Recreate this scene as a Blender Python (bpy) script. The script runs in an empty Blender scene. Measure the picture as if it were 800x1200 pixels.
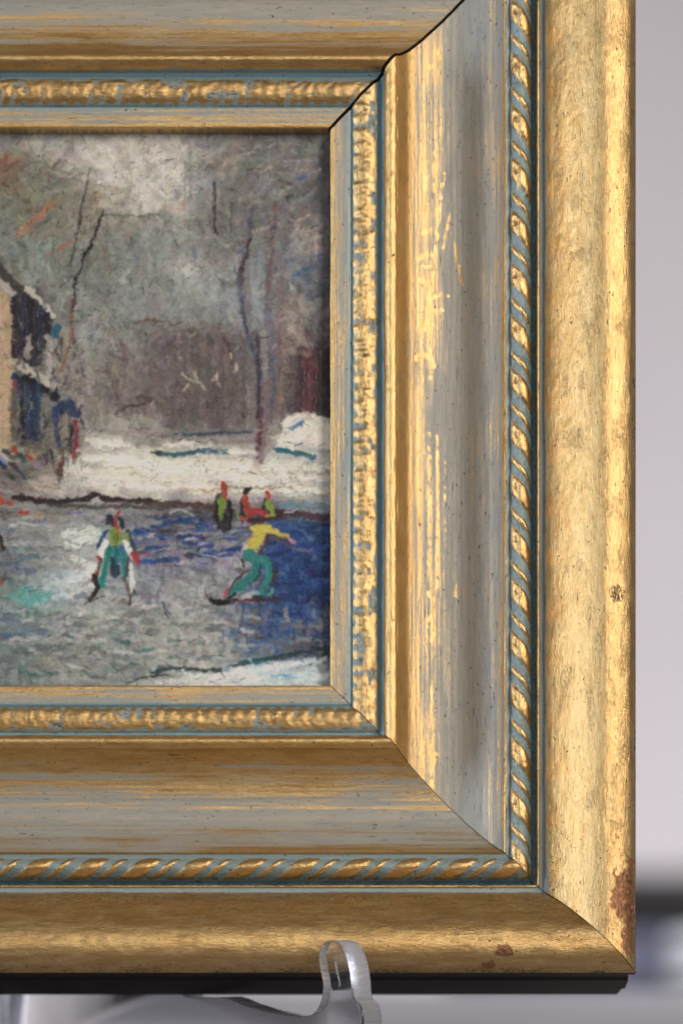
import bpy, bmesh, math
import numpy as np
from mathutils import Matrix, Vector

S = 0.00025                      # one modelling unit is a quarter of a millimetre
D = 5000.0                       # camera distance from the painting's plane
YC = -1420.0                     # camera height along the frame's own upward axis
LEAN = math.radians(12)          # the frame leans back on its stand
ROT = Matrix.Rotation(math.radians(90) - LEAN, 4, 'X')
rng = np.random.default_rng(7)
scene = bpy.context.scene
COL = scene.collection

# ------------------------------------------------------------------ helpers
def link(name, me, mat=None, parent=None):
    o = bpy.data.objects.new(name, me); COL.objects.link(o)
    if mat: me.materials.append(mat)
    if parent: o.parent = parent
    return o

def tag(o, label, cat, group=None):
    o['label'] = label; o['category'] = cat
    if group: o['group'] = group
    return o

def grid_mesh(name, P, attrs=None, flip=False):
    """P: (na, nu, 3) array of points -> quad mesh with smooth shading and point attributes"""
    na, nu = P.shape[:2]
    me = bpy.data.meshes.new(name)
    idx = np.arange(na * nu).reshape(na, nu)
    q = np.stack([idx[:-1, :-1], idx[1:, :-1], idx[1:, 1:], idx[:-1, 1:]], -1).reshape(-1, 4)
    if flip: q = q[:, ::-1]
    me.vertices.add(na * nu); me.vertices.foreach_set('co', P.reshape(-1).astype(np.float32))
    me.loops.add(q.size); me.loops.foreach_set('vertex_index', q.reshape(-1).astype(np.int32))
    me.polygons.add(len(q)); me.polygons.foreach_set('loop_start', np.arange(0, q.size, 4, dtype=np.int32))
    me.polygons.foreach_set('loop_total', np.full(len(q), 4, np.int32))
    me.polygons.foreach_set('use_smooth', np.ones(len(q), bool))
    for k, (typ, arr) in (attrs or {}).items():
        a = me.attributes.new(k, typ, 'POINT')
        f = {'FLOAT': 'value', 'FLOAT_VECTOR': 'vector', 'FLOAT_COLOR': 'color'}[typ]
        a.data.foreach_set(f, arr.reshape(-1).astype(np.float32))
    me.update(); me.validate()
    return me

def vnoise(x, y, seed):
    """smooth value noise on arrays"""
    r = np.random.default_rng(seed).random((256, 256))
    xi = np.floor(x).astype(int); yi = np.floor(y).astype(int)
    fx = x - xi; fy = y - yi
    fx = fx * fx * (3 - 2 * fx); fy = fy * fy * (3 - 2 * fy)
    g = lambda a, b: r[a % 256, b % 256]
    return (g(xi, yi) * (1 - fx) + g(xi + 1, yi) * fx) * (1 - fy) + (g(xi, yi + 1) * (1 - fx) + g(xi + 1, yi + 1) * fx) * fy

def sstep(a, b, x):
    t = np.clip((x - a) / (b - a), 0, 1); return t * t * (3 - 2 * t)

def srgb(*c):
    c = np.array(c, float) / 255.0
    return np.where(c <= 0.04045, c / 12.92, ((c + 0.055) / 1.055) ** 2.4)

def new_mat(name):
    m = bpy.data.materials.new(name); m.use_nodes = True
    nt = m.node_tree; nt.nodes.clear()
    out = nt.nodes.new('ShaderNodeOutputMaterial'); b = nt.nodes.new('ShaderNodeBsdfPrincipled')
    nt.links.new(b.outputs[0], out.inputs[0])
    return m, nt, b

class N:
    """tiny node-graph writer"""
    def __init__(s, nt): s.nt = nt
    def put(s, sock, v):
        if hasattr(v, 'is_output'): s.nt.links.new(v, sock)
        elif isinstance(v, (tuple, list)) and len(v) == 3 and sock.type == 'RGBA': sock.default_value = (*v, 1)
        else: sock.default_value = v
    def math(s, op, a, b=0.0, clamp=False):
        n = s.nt.nodes.new('ShaderNodeMath'); n.operation = op; n.use_clamp = clamp
        s.put(n.inputs[0], a); s.put(n.inputs[1], b); return n.outputs[0]
    def vmul(s, a, v):
        n = s.nt.nodes.new('ShaderNodeVectorMath'); n.operation = 'MULTIPLY'
        s.put(n.inputs[0], a); s.put(n.inputs[1], v); return n.outputs[0]
    def noise(s, vec, detail=3, scale=1.0, rough=0.55, dist=0.0):
        n = s.nt.nodes.new('ShaderNodeTexNoise'); s.put(n.inputs['Vector'], vec)
        n.inputs['Scale'].default_value = scale; n.inputs['Detail'].default_value = detail
        n.inputs['Roughness'].default_value = rough; n.inputs['Distortion'].default_value = dist
        return n.outputs['Fac']
    def ramp(s, x, a, b, lo=0.0, hi=1.0):
        n = s.nt.nodes.new('ShaderNodeMapRange'); n.interpolation_type = 'SMOOTHSTEP'
        s.put(n.inputs['Value'], x); n.inputs['From Min'].default_value = a; n.inputs['From Max'].default_value = b
        n.inputs['To Min'].default_value = lo; n.inputs['To Max'].default_value = hi
        return n.outputs['Result']
    def mix(s, f, a, b):
        n = s.nt.nodes.new('ShaderNodeMix'); n.data_type = 'RGBA'
        s.put(n.inputs[0], f); s.put(n.inputs[6], a); s.put(n.inputs[7], b); return n.outputs[2]
    def attr(s, name):
        n = s.nt.nodes.new('ShaderNodeAttribute'); n.attribute_name = name; return n
    def bump(s, h, strength, dist, normal=None):
        n = s.nt.nodes.new('ShaderNodeBump'); n.inputs['Strength'].default_value = strength
        n.inputs['Distance'].default_value = dist; s.put(n.inputs['Height'], h)
        if normal is not None: s.put(n.inputs['Normal'], normal)
        return n.outputs[0]

# ------------------------------------------------------------------ materials
def gilding():
    m, nt, b = new_mat('worn_gilding'); n = N(nt)
    co = n.attr('coord').outputs['Vector']
    mk = n.attr('masks'); sep = nt.nodes.new('ShaderNodeSeparateColor'); nt.links.new(mk.outputs['Color'], sep.inputs[0])
    paint, teal, wear, dark = sep.outputs[0], sep.outputs[1], sep.outputs[2], mk.outputs['Alpha']
    streak = n.noise(n.vmul(co, (0.007, 0.42, 1)), 5, rough=0.62)
    patch = n.noise(n.vmul(co, (0.012, 0.03, 1)), 3)
    fine = n.noise(n.vmul(co, (0.22, 0.65, 1)), 4, rough=0.65)
    x = n.math('ADD', paint, n.math('MULTIPLY', n.math('SUBTRACT', streak, 0.5), 1.7))
    x = n.math('ADD', x, n.math('MULTIPLY', n.math('SUBTRACT', patch, 0.5), 0.55))
    x = n.math('ADD', x, n.math('MULTIPLY', n.math('SUBTRACT', fine, 0.5), 0.55))
    pm = n.ramp(x, 0.30, 0.86)
    # gold leaf with uneven tone
    mott = n.noise(n.vmul(co, (0.022, 0.15, 1)), 6, rough=0.68)
    grain = n.noise(n.vmul(co, (0.16, 0.9, 1)), 4, rough=0.7)
    gold = n.mix(n.ramp(mott, 0.3, 0.7), (0.61, 0.385, 0.15), (0.77, 0.55, 0.26))
    gold = n.mix(n.ramp(grain, 0.48, 0.74, 0, 0.5), gold, (0.37, 0.215, 0.07))
    speck = n.noise(n.vmul(co, (0.20, 0.33, 1)), 3, rough=0.6)
    hair = n.noise(n.vmul(co, (0.045, 0.75, 1)), 2, dist=0.4)
    dirt_shade = n.math('MAXIMUM', n.ramp(speck, 0.665, 0.71), n.ramp(hair, 0.68, 0.715, 0, 0.65))
    dirt_shade = n.math('MAXIMUM', dirt_shade, n.math('MULTIPLY', n.ramp(fine, 0.40, 0.62), dark))  # the dark mask brings spots, grime and some painted shade
    # rubbed blue-grey paint, teal in the hollows
    pc = n.mix(n.ramp(mott, 0.3, 0.7), (0.44, 0.405, 0.355), (0.33, 0.335, 0.315))
    pc = n.mix(n.ramp(streak, 0.45, 0.8, 0, 0.55), pc, (0.40, 0.335, 0.25))
    pc = n.mix(teal, pc, n.mix(mott, (0.19, 0.36, 0.43), (0.31, 0.46, 0.50)))
    c = n.mix(n.ramp(pm, 0.0, 1.0, 0.03, 1.0), gold, pc)
    c = n.mix(dirt_shade, c, (0.035, 0.022, 0.014))
    wm = n.ramp(n.math('ADD', wear, n.math('MULTIPLY', n.math('SUBTRACT', fine, 0.5), 1.5)), 0.30, 0.80)
    c = n.mix(wm, c, n.mix(n.ramp(fine, 0.35, 0.65), (0.10, 0.042, 0.024), (0.46, 0.22, 0.10)))
    n.put(b.inputs['Base Color'], c)
    nonm = n.math('MAXIMUM', n.math('MAXIMUM', n.math('MULTIPLY', pm, 0.78), dirt_shade), n.math('MULTIPLY', wm, 0.45))
    n.put(b.inputs['Metallic'], n.math('SUBTRACT', 1.0, nonm, True))
    r = n.ramp(mott, 0.25, 0.75, 0.27, 0.37)
    r = n.math('ADD', r, n.math('MULTIPLY', pm, 0.12))
    r = n.math('ADD', r, n.math('MULTIPLY', dirt_shade, 0.2), True)
    n.put(b.inputs['Roughness'], r)
    h = n.math('ADD', n.math('MULTIPLY', n.noise(n.vmul(co, (0.07, 0.42, 1)), 6, rough=0.72), 1.0), n.math('MULTIPLY', grain, 0.6))
    h = n.math('SUBTRACT', h, n.math('MULTIPLY', dirt_shade, 0.25))
    n.put(b.inputs['Normal'], n.bump(h, 0.5, 0.0004))
    return m

def simple(name, col, rough=0.5, metal=0.0, var=0.12, scale=40, bump=0.0, coat=0.0):
    m, nt, b = new_mat(name); n = N(nt)
    tc = nt.nodes.new('ShaderNodeTexCoord').outputs['Object']
    f = n.noise(tc, 4, scale)
    lo = tuple(max(0, c * (1 - var)) for c in col); hi = tuple(min(1, c * (1 + var)) for c in col)
    n.put(b.inputs['Base Color'], n.mix(n.ramp(f, 0.3, 0.7), lo, hi))
    b.inputs['Roughness'].default_value = rough; b.inputs['Metallic'].default_value = metal
    b.inputs['Coat Weight'].default_value = coat
    if bump: n.put(b.inputs['Normal'], n.bump(n.noise(tc, 5, scale * 4), bump, 0.001))
    return m

GILD = gilding()
EDGE = simple('dark_brown_edge_paint', (0.009, 0.0055, 0.004), 0.6, var=0.4, scale=30, bump=0.15)
WOOD = simple('bare_dark_wood', (0.05, 0.03, 0.02), 0.8, var=0.3, scale=60)

def oil_paint():
    m, nt, b = new_mat('oil_paint'); n = N(nt)
    n.put(b.inputs['Base Color'], n.attr('pigment').outputs['Color'])
    tc = nt.nodes.new('ShaderNodeTexCoord').outputs['Object']
    f = n.noise(tc, 3, 300)
    n.put(b.inputs['Roughness'], n.ramp(f, 0.3, 0.7, 0.30, 0.48))
    b.inputs['Specular IOR Level'].default_value = 0.4
    n.put(b.inputs['Normal'], n.bump(n.noise(tc, 3, 1600), 0.25, 0.0002))
    return m

def acrylic():
    m, nt, b = new_mat('clear_acrylic'); n = N(nt)
    b.inputs['Base Color'].default_value = (0.965, 0.965, 1.0, 1)
    b.inputs['Transmission Weight'].default_value = 1.0
    b.inputs['IOR'].default_value = 1.46
    tc = nt.nodes.new('ShaderNodeTexCoord').outputs['Object']
    n.put(b.inputs['Roughness'], n.ramp(n.noise(tc, 3, 90), 0.35, 0.7, 0.04, 0.12))
    return m

def acrylic_edge():
    m, nt, b = new_mat('sawn_acrylic_edge'); n = N(nt)
    b.inputs['Base Color'].default_value = (0.80, 0.82, 0.92, 1)
    b.inputs['Transmission Weight'].default_value = 0.68
    b.inputs['IOR'].default_value = 1.46
    tc = nt.nodes.new('ShaderNodeTexCoord').outputs['Object']
    w = n.noise(n.vmul(tc, (40, 40, 900)), 3)
    n.put(b.inputs['Roughness'], n.ramp(w, 0.3, 0.7, 0.12, 0.4))
    n.put(b.inputs['Normal'], n.bump(w, 0.5, 0.0006))
    return m

# ------------------------------------------------------------------ the picture frame
# sight opening (in the frame's own axes, the photograph's centre is 0,0)
XR, YB, YT, XL = -13.0, -207.6, 442.9, -833.0
CX, CY, HX, HY = (XR + XL) / 2, (YB + YT) / 2, (XR - XL) / 2, (YT - YB) / 2

def spline(pts, n):
    """Catmull-Rom through (u, z) points -> n samples evenly spread"""
    p = np.array(pts, float); p = np.vstack([2 * p[0] - p[1], p, 2 * p[-1] - p[-2]])
    out = []
    for i in range(1, len(p) - 2):
        t = np.linspace(0, 1, 24, endpoint=False)[:, None]
        out.append(0.5 * ((2 * p[i]) + (-p[i - 1] + p[i + 1]) * t + (2 * p[i - 1] - 5 * p[i] + 4 * p[i + 1] - p[i + 2]) * t ** 2 + (-p[i - 1] + 3 * p[i] - 3 * p[i + 1] + p[i + 2]) * t ** 3))
    out.append(p[-2][None]); q = np.vstack(out)
    d = np.r_[0, np.cumsum(np.hypot(*np.diff(q, axis=0).T))]
    t = np.linspace(0, d[-1], n)
    return np.stack([np.interp(t, d, q[:, 0]), np.interp(t, d, q[:, 1])], 1)

def poly(pts, n=0):
    p = np.array(pts, float)
    if not n: return p
    d = np.r_[0, np.cumsum(np.hypot(*np.diff(p, axis=0).T))]; t = np.linspace(0, d[-1], n)
    return np.stack([np.interp(t, d, p[:, 0]), np.interp(t, d, p[:, 1])], 1)

PROF = {
    'lip':     spline([(0, 0.9), (0, 16), (0.8, 18.2), (3, 19), (12, 20), (21, 21), (23.5, 20), (25, 18)], 34),
    'leaf':    spline([(25, 18), (27.5, 22.5), (33, 27), (41, 29), (49, 28), (54.5, 25), (56.5, 22)], 34),
    'fillet1': poly([(56.5, 22), (58, 22), (59.5, 24), (62.5, 25.5)], 10),
    'bead':    spline([(62.5, 25.5), (62.3, 34), (64, 41), (69, 47), (74.5, 46.5), (78.5, 42)], 26),
    'cove':    spline([(78.5, 42), (80.5, 36), (84, 28.5), (90, 20), (98, 13.5), (107, 9.2), (117, 6), (129, 3.6), (142, 2.8), (156, 5), (172, 14), (184, 24), (194, 36.5), (200, 47), (201.6, 51), (202.6, 52)], 120),
    'fillet2': poly([(202.6, 52.5), (203.5, 50), (208.5, 48.5)], 10),
    'rope':    spline([(208.5, 48.5), (209.5, 54), (214, 60.5), (220.5, 63), (227, 59.5), (231.2, 52), (232.2, 44)], 30),
    'fillet3': poly([(232.2, 44), (233.5, 34), (238.5, 33), (239.2, 49), (240, 50.5), (241.6, 50.5), (242.2, 48.5), (247.5, 48.5)], 30),
    'outer':   spline([(247.5, 48.5), (249, 54), (256, 68), (268, 86), (283, 103), (299, 116), (315, 122.5), (330, 121), (342, 113), (348.6, 104), (350, 100)], 90),
    'side':    poly([(350, 100), (350.6, 97), (350.2, 90), (348, 82), (345, 70), (343.6, 52), (343.6, 34), (346.6, 31), (346.6, -28), (344.5, -30), (342, -94)], 60),
}
PROF['back'] = poly([(342, -94), (60, -94), (8, -60), (8, 0.9), (0, 0.9)])

def rail_axes(k):     # right, bottom, left, top - running clockwise
    along = [(0, -1), (-1, 0), (0, 1), (1, 0)][k]; out = [(1, 0), (0, -1), (-1, 0), (0, 1)][k]
    half = [HY, HX, HY, HX][k]; off = [HX, HY, HX, HY][k]
    return np.array(along, float), np.array(out, float), half, off

GAPS = {0: (2.5, 0.6), 1: (0.6, 0.35), 2: (0.35, 0.35), 3: (0.35, 2.5)}   # opened mitre at the upper right corner

def place(k, s, u, z):
    a, o, half, off = rail_axes(k)
    X = CX + a[0] * s + o[0] * (off + u); Y = CY + a[1] * s + o[1] * (off + u)
    return np.stack([X, Y, z], -1) * S

def wob(k, end, u):   # slightly ragged saw cut of the opened mitre
    return (np.interp(u, [0, 25, 30, 60, 80, 350], [0, 0.4, -.1, 0.3, 0, 0.3]) + 0.3 * np.sin(u * 0.37 + k) * np.sin(u * 0.131)) if GAPS[k][end] > 1 else 0 * u

def strip(k, name, ds):
    """sample one profile strip along rail k; returns s, u, z grids and outward normals in (u, z)"""
    p = PROF[name]; half = rail_axes(k)[2]
    n = max(8, int((2 * half + 350) / ds))
    w = np.linspace(0, 1, n)[:, None]; u = p[None, :, 0]
    s0 = -(half + u) + GAPS[k][0] + wob(k, 0, u); s1 = (half + u) - GAPS[k][1] - wob(k, 1, u)
    s = s0 + (s1 - s0) * w
    t = np.gradient(p, axis=0); t /= np.maximum(np.hypot(t[:, :1], t[:, 1:]), 1e-6)
    nu, nz = -t[:, 1], t[:, 0]
    return s, np.broadcast_to(u, s.shape).copy(), np.broadcast_to(p[None, :, 1], s.shape).copy(), nu[None], nz[None]

PAINT_KEYS = ([0, 3, 6, 12, 18, 23, 25, 56, 58, 62.4, 63, 79, 90, 98, 108, 122, 135, 150, 165, 180, 195, 200, 202, 203.2, 204.5, 208, 209, 238.5, 239.3, 241.8, 242.4, 248, 250, 254, 350],
              [.10, .2, .62, .60, .66, .85, 1, 1, 1, .95, -.5, -.3, .28, .52, .56, .58, .84, .98, .95, .80, .72, .6, -.1, .1, 1, 1, .8, 1.1, .2, .1, 1.1, .9, .55, -.15, -.5])
TEAL_KEYS = ([0, 20, 24, 62, 64, 90, 200, 203.5, 209, 238.5, 239, 242, 250, 255], [.15, .3, .95, .95, 0, .15, .05, .5, .6, .9, .5, .45, .3, 0])

def gold_strokes(s, u, paint, k):
    """worn leaf-and-flower tracery of gold left in the cove of the right rail"""
    if k != 0: return paint
    # (x, y) read in the photograph's units, turned to rail coordinates
    L = [([(497, 390), (502, 355), (507, 320), (510, 295), (514, 250), (520, 205)], 2.6), ([(494, 276), (500, 275), (504, 272)], 2.6),
         ([(489, 308), (496, 302), (510, 299)], 2.8), ([(478, 333), (492, 331), (503, 336), (506, 340)], 2.4), ([(493, 316), (510, 314)], 1.8),
         ([(507, 350), (514, 347), (526, 348)], 2.8), ([(506, 366), (518, 365)], 2.3), ([(500, 378), (510, 384)], 2), ([(519, 292), (525, 262), (530, 240)], 2.2),
         ([(529, 275), (535, 305), (542, 335)], 2.4), ([(487, 424), (494, 418), (503, 421), (508, 430)], 3.2), ([(490, 447), (498, 448), (505, 445)], 2.4),
         ([(500, 735), (506, 722), (508, 745), (498, 752), (511, 750)], 4.0), ([(505, 900), (511, 885)], 3), ([(500, 82), (508, 80)], 2.5), ([(509, 60), (517, 72)], 2.5),
         ([(503, 510), (502, 700)], 2.3), ([(512, 512), (513, 690)], 2.0), ([(521, 520), (522, 640)], 1.6), ([(497, 175), (498, 225)], 2.2), ([(510, 172), (509, 225)], 2.6), ([(505, 800), (505, 940)], 2.4)]
    px = XR + u + 400; py = 600 - (CY - s)
    for pts, w in L:
        d = np.full(s.shape, 1e9)
        for (x0, y0), (x1, y1) in zip(pts[:-1], pts[1:]):
            vx, vy = x1 - x0, y1 - y0; t = np.clip(((px - x0) * vx + (py - y0) * vy) / (vx * vx + vy * vy), 0, 1)
            d = np.minimum(d, np.hypot(px - x0 - vx * t, py - y0 - vy * t))
        paint = paint - 1.0 * (1 - sstep(w * 0.1, w * 1.35, d)) * np.clip(-0.35 + 1.5 * vnoise(s / 5 + 9, u / 2.4, 72), 0, 0.8)
    return paint

def blot(s, u, s0, u0, rs, ru, seed):
    n = vnoise(s / 9 + 50, u / 7 + 50, seed) - 0.5 + 0.7 * (vnoise(s / 3.2 + 90, u / 3 + 30, seed + 1) - 0.5)
    return 1 - sstep(0.7, 1.25, np.hypot((s - s0) / rs, (u - u0) / ru) + 0.9 * n)

def rail_strip(k, name, ds, parent, obj_name, mat=GILD):
    s, u, z, nu, nz = strip(k, name, ds)
    un, sn = u.copy(), s.copy()
    paint = np.interp(u, *PAINT_KEYS); teal = np.interp(u, *TEAL_KEYS)
    wear = np.zeros_like(s); dark = np.zeros_like(s); h = np.zeros_like(s)
    nb = vnoise(s / 60 + 7 * k, u / 40 + 3, 5); nf = vnoise(s / 5, u / 4, 11)
    h += 0.7 * (nb - 0.5) + 0.22 * (nf - 0.5)               # hand-rubbed unevenness
    fr = np.linspace(0, 1, s.shape[1])[None]                 # position across the strip
    if name == 'rope':
        ph = s / 61.0 - 0.62 * fr + 0.02 * (vnoise(s / 40, u * 0, 21) - 0.5); f = ph - np.floor(ph); cell = np.floor(ph)
        rnd = vnoise(cell * 3.7 + 0.5, cell * 0 + 0.5 + k, 31)
        lobe = sstep(.31, .41, f) * (1 - sstep(.72, .80, f)); thin = sstep(-.0, .05, f) * (1 - sstep(.12, .18, f))
        env = np.sin(np.pi * np.clip(fr, 0, 1)) ** 0.5
        cut = (0.2 + 0.8 * (k == 0)) * np.exp(-(((fr - .30) / .06) ** 2)) * sstep(.42, .48, f) * (1 - sstep(.52, .62, f))
        rise = (4.2 * lobe * np.sin(np.pi * np.clip((f - .27) / .59, 0, 1)) ** .7 * (0.7 + 0.6 * rnd) * 0.66 + 1.9 * thin) - 2.2
        h += env * (rise - 2.0 * cut * lobe) + 0.5 * (vnoise(s / 3, u / 3, 41) - 0.5)
        gold = np.maximum(lobe, thin) * sstep(.06, .2, fr) * (1 - sstep(.86, .97, fr))
        paint = 1.0 - 1.3 * gold + 0.5 * (vnoise(s / 6, u / 5, 43) - 0.5); teal = 0.55 + 0.3 * fr + 0 * s
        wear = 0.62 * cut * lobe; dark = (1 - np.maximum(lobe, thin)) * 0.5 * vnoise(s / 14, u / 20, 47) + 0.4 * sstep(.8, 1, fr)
    if name == 'leaf':
        wv = s + 5 * (vnoise(s / 19, u * 0, 51) - 0.5)
        a1 = 0.5 + 0.5 * np.cos(2 * np.pi * (wv / 15.2 - 0.4 * fr)); big = vnoise(s / 15, fr * 2.6 + 5, 53); sm = vnoise(s / 5.0, u / 5, 55)
        left = 1 - sstep(.45, .75, fr); amp = 0.4 + 0.6 * vnoise(s / 31, u * 0, 54)
        env = np.sin(np.pi * fr) ** 0.6
        rel = 0.50 * a1 * left * amp + 0.65 * big + 0.40 * (sm - .5) + .18
        h += env * 2.8 * (rel - 0.6)
        edge = sstep(0.05, .20, fr + .10 * (a1 - .5)) * (1 - sstep(.80, .95, fr + .22 * (big - .5)))
        paint = 1.0 - 0.84 * edge * sstep(.14, .60, rel); teal = 0.45 + 0 * s
        dark = 0.40 * edge * (1 - sstep(.2, .55, rel)) + 0.35 * sstep(.55, .75, vnoise(s / 7, u / 5, 57))
    if name == 'bead':
        paint = paint - 0.3; h += 0.5 * (vnoise(s / 7, u / 6, 61) - 0.5)
    if name == 'cove':
        paint = gold_strokes(s, u, paint, k)
        h = 0.5 * h + 0.4 * (vnoise(s / 200, u / 2.2, 63) - 0.5)
        paint += 0.35 * sstep(.5, 1.0, vnoise(s / 110 + 7 * k, u / 18 + 3, 66)) * sstep(100, 130, u)
        if k in (1, 3):            # the horizontal rails keep more rubbed gold
            paint += -0.10 + 0.55 * (vnoise(s / 420, u / 5, 65) - .5)
        # darker rubbed mark and pin-head dents
        for (s0, u0, r) in ((CY - (600 - 692), 150, 9),) if k == 0 else ():
            paint -= 0.25 * blot(s, u, s0, u0, r, r * .9, 70)
    if name == 'outer':
        h += 0.9 * (vnoise(s / 26, u / 16, 81) - .5) + 0.45 * (vnoise(s / 9, u / 5, 82) - .5)
        dark = 0.35 * sstep(.62, .85, vnoise(s / 30, u / 9, 84)) + 0.0 * s
        dark += 0.75 * sstep(342, 349, u) * sstep(.3, .7, vnoise(s / 18, u / 12, 85))
        if k == 0:
            py = 600 - (CY - s)
            wear = np.maximum(wear, 0.95 * blot(s, u, CY - (600 - 1072), 338, 44, 15, 90))
            wear = np.maximum(wear, 0.75 * blot(s, u, CY - (600 - 1122), 345, 30, 12, 92))
            dark = np.maximum(dark, 1.2 * blot(s, u, CY - (600 - 727), 327, 9, 8, 94))
            dark = np.maximum(dark, 0.9 * blot(s, u, CY - (600 - 698), 314, 2.6, 3, 95))
            paint += 0.45 * sstep(980, 1050, py) * (1 - sstep(255, 285, u))
        if k == 1:
            sx = lambda x: (CX - (x - 400))
            wear = np.maximum(wear, 0.9 * blot(s, u, sx(585), 330, 15, 6, 96)); wear = np.maximum(wear, 0.8 * blot(s, u, sx(570), 343, 9, 4, 97))
            dark = np.maximum(dark, .8 * blot(s, u, sx(238), 288, 7, 2.2, 98))
            dark += 0.55 * (1 - sstep(252, 290, u + 10 * (nb - .5)))  # dim upward-facing slope of the bottom rail, shade put into the colour
    if name == 'fillet3': dark = 0.55 * sstep(233, 235, u) * (1 - sstep(238, 239.2, u))  # shadow in the groove beside the rope, painted into the mask
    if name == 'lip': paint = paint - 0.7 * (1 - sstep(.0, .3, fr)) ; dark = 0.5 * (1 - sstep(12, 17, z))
    if name == 'fillet2' or name == 'fillet1': paint += 0.1
    if name in ('side', 'back'): h *= 0
    u2 = u + nu * h; z2 = z + nz * h
    # keep strip borders closed: no displacement at the first and last row
    P = place(k, s, np.where((fr == 0) | (fr == 1), u, u2), np.where((fr == 0) | (fr == 1), z, z2))
    coord = np.stack([sn + 3000, un + 0.6 * np.cumsum(np.abs(np.gradient(z, axis=1)), 1) * (name == 'side'), np.full_like(s, 40.0 * k + 0.37)], -1)
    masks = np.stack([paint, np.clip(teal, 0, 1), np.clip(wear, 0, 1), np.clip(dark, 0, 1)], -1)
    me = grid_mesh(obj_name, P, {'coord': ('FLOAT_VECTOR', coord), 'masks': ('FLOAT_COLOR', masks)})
    return link(obj_name, me, mat, parent)

def join_meshes(objs, name):
    """merge several strips of one part into the first object's mesh"""
    bm = bmesh.new()
    for o in objs: bm.from_mesh(o.data)
    me = objs[0].data; bm.to_mesh(me); bm.free(); me.update()
    for o in objs[1:]:
        d = o.data; bpy.data.objects.remove(o); bpy.data.meshes.remove(d)
    return objs[0]

frame = bpy.data.objects.new('picture_frame', None); COL.objects.link(frame)
frame.matrix_world = ROT
tag(frame, 'carved picture frame with worn gold leaf over blue grey paint and a rope border', 'picture frame')

def end_caps(k, parent):
    """solid wood inside each rail, seen in the open mitre"""
    c = np.vstack([PROF[n][::2] for n in ('lip', 'leaf', 'fillet1', 'bead', 'cove', 'fillet2', 'rope', 'fillet3', 'outer')] + [PROF['outer'][-1:]])
    half = rail_axes(k)[2]
    for end, sg in ((0, -1), (1, 1)):
        s = sg * (half + c[:, 0] - GAPS[k][end] - 0.25 - wob(k, end, c[:, 0]))
        P = np.stack([place(k, s, c[:, 0], c[:, 1] - 3.5), place(k, s, c[:, 0], np.where(c[:, 0] > 341, np.minimum(c[:, 1] - 3.6, 96), -58.0))], 1)
        link('sawn_end', grid_mesh('sawn_end', P, flip=sg < 0), WOOD, parent)

for k in range(4):
    f = [1.4, 1.6, 5.0, 2.2][k]
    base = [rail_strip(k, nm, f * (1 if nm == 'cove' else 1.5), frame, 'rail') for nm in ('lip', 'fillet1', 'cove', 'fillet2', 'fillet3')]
    rail = join_meshes(base, 'rail'); rail.name = 'rail'
    rail_strip(k, 'leaf', f, rail, 'leaf_moulding'); rail_strip(k, 'bead', f * 1.2, rail, 'gilt_bead')
    rail_strip(k, 'rope', f * .9, rail, 'rope_moulding'); rail_strip(k, 'outer', f, rail, 'outer_moulding')
    sd = [rail_strip(k, 'side', f * 4, rail, 'dark_side', EDGE), rail_strip(k, 'back', f * 8, rail, 'dark_side', EDGE)]
    join_meshes(sd, 'dark_side'); end_caps(k, rail)

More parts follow.
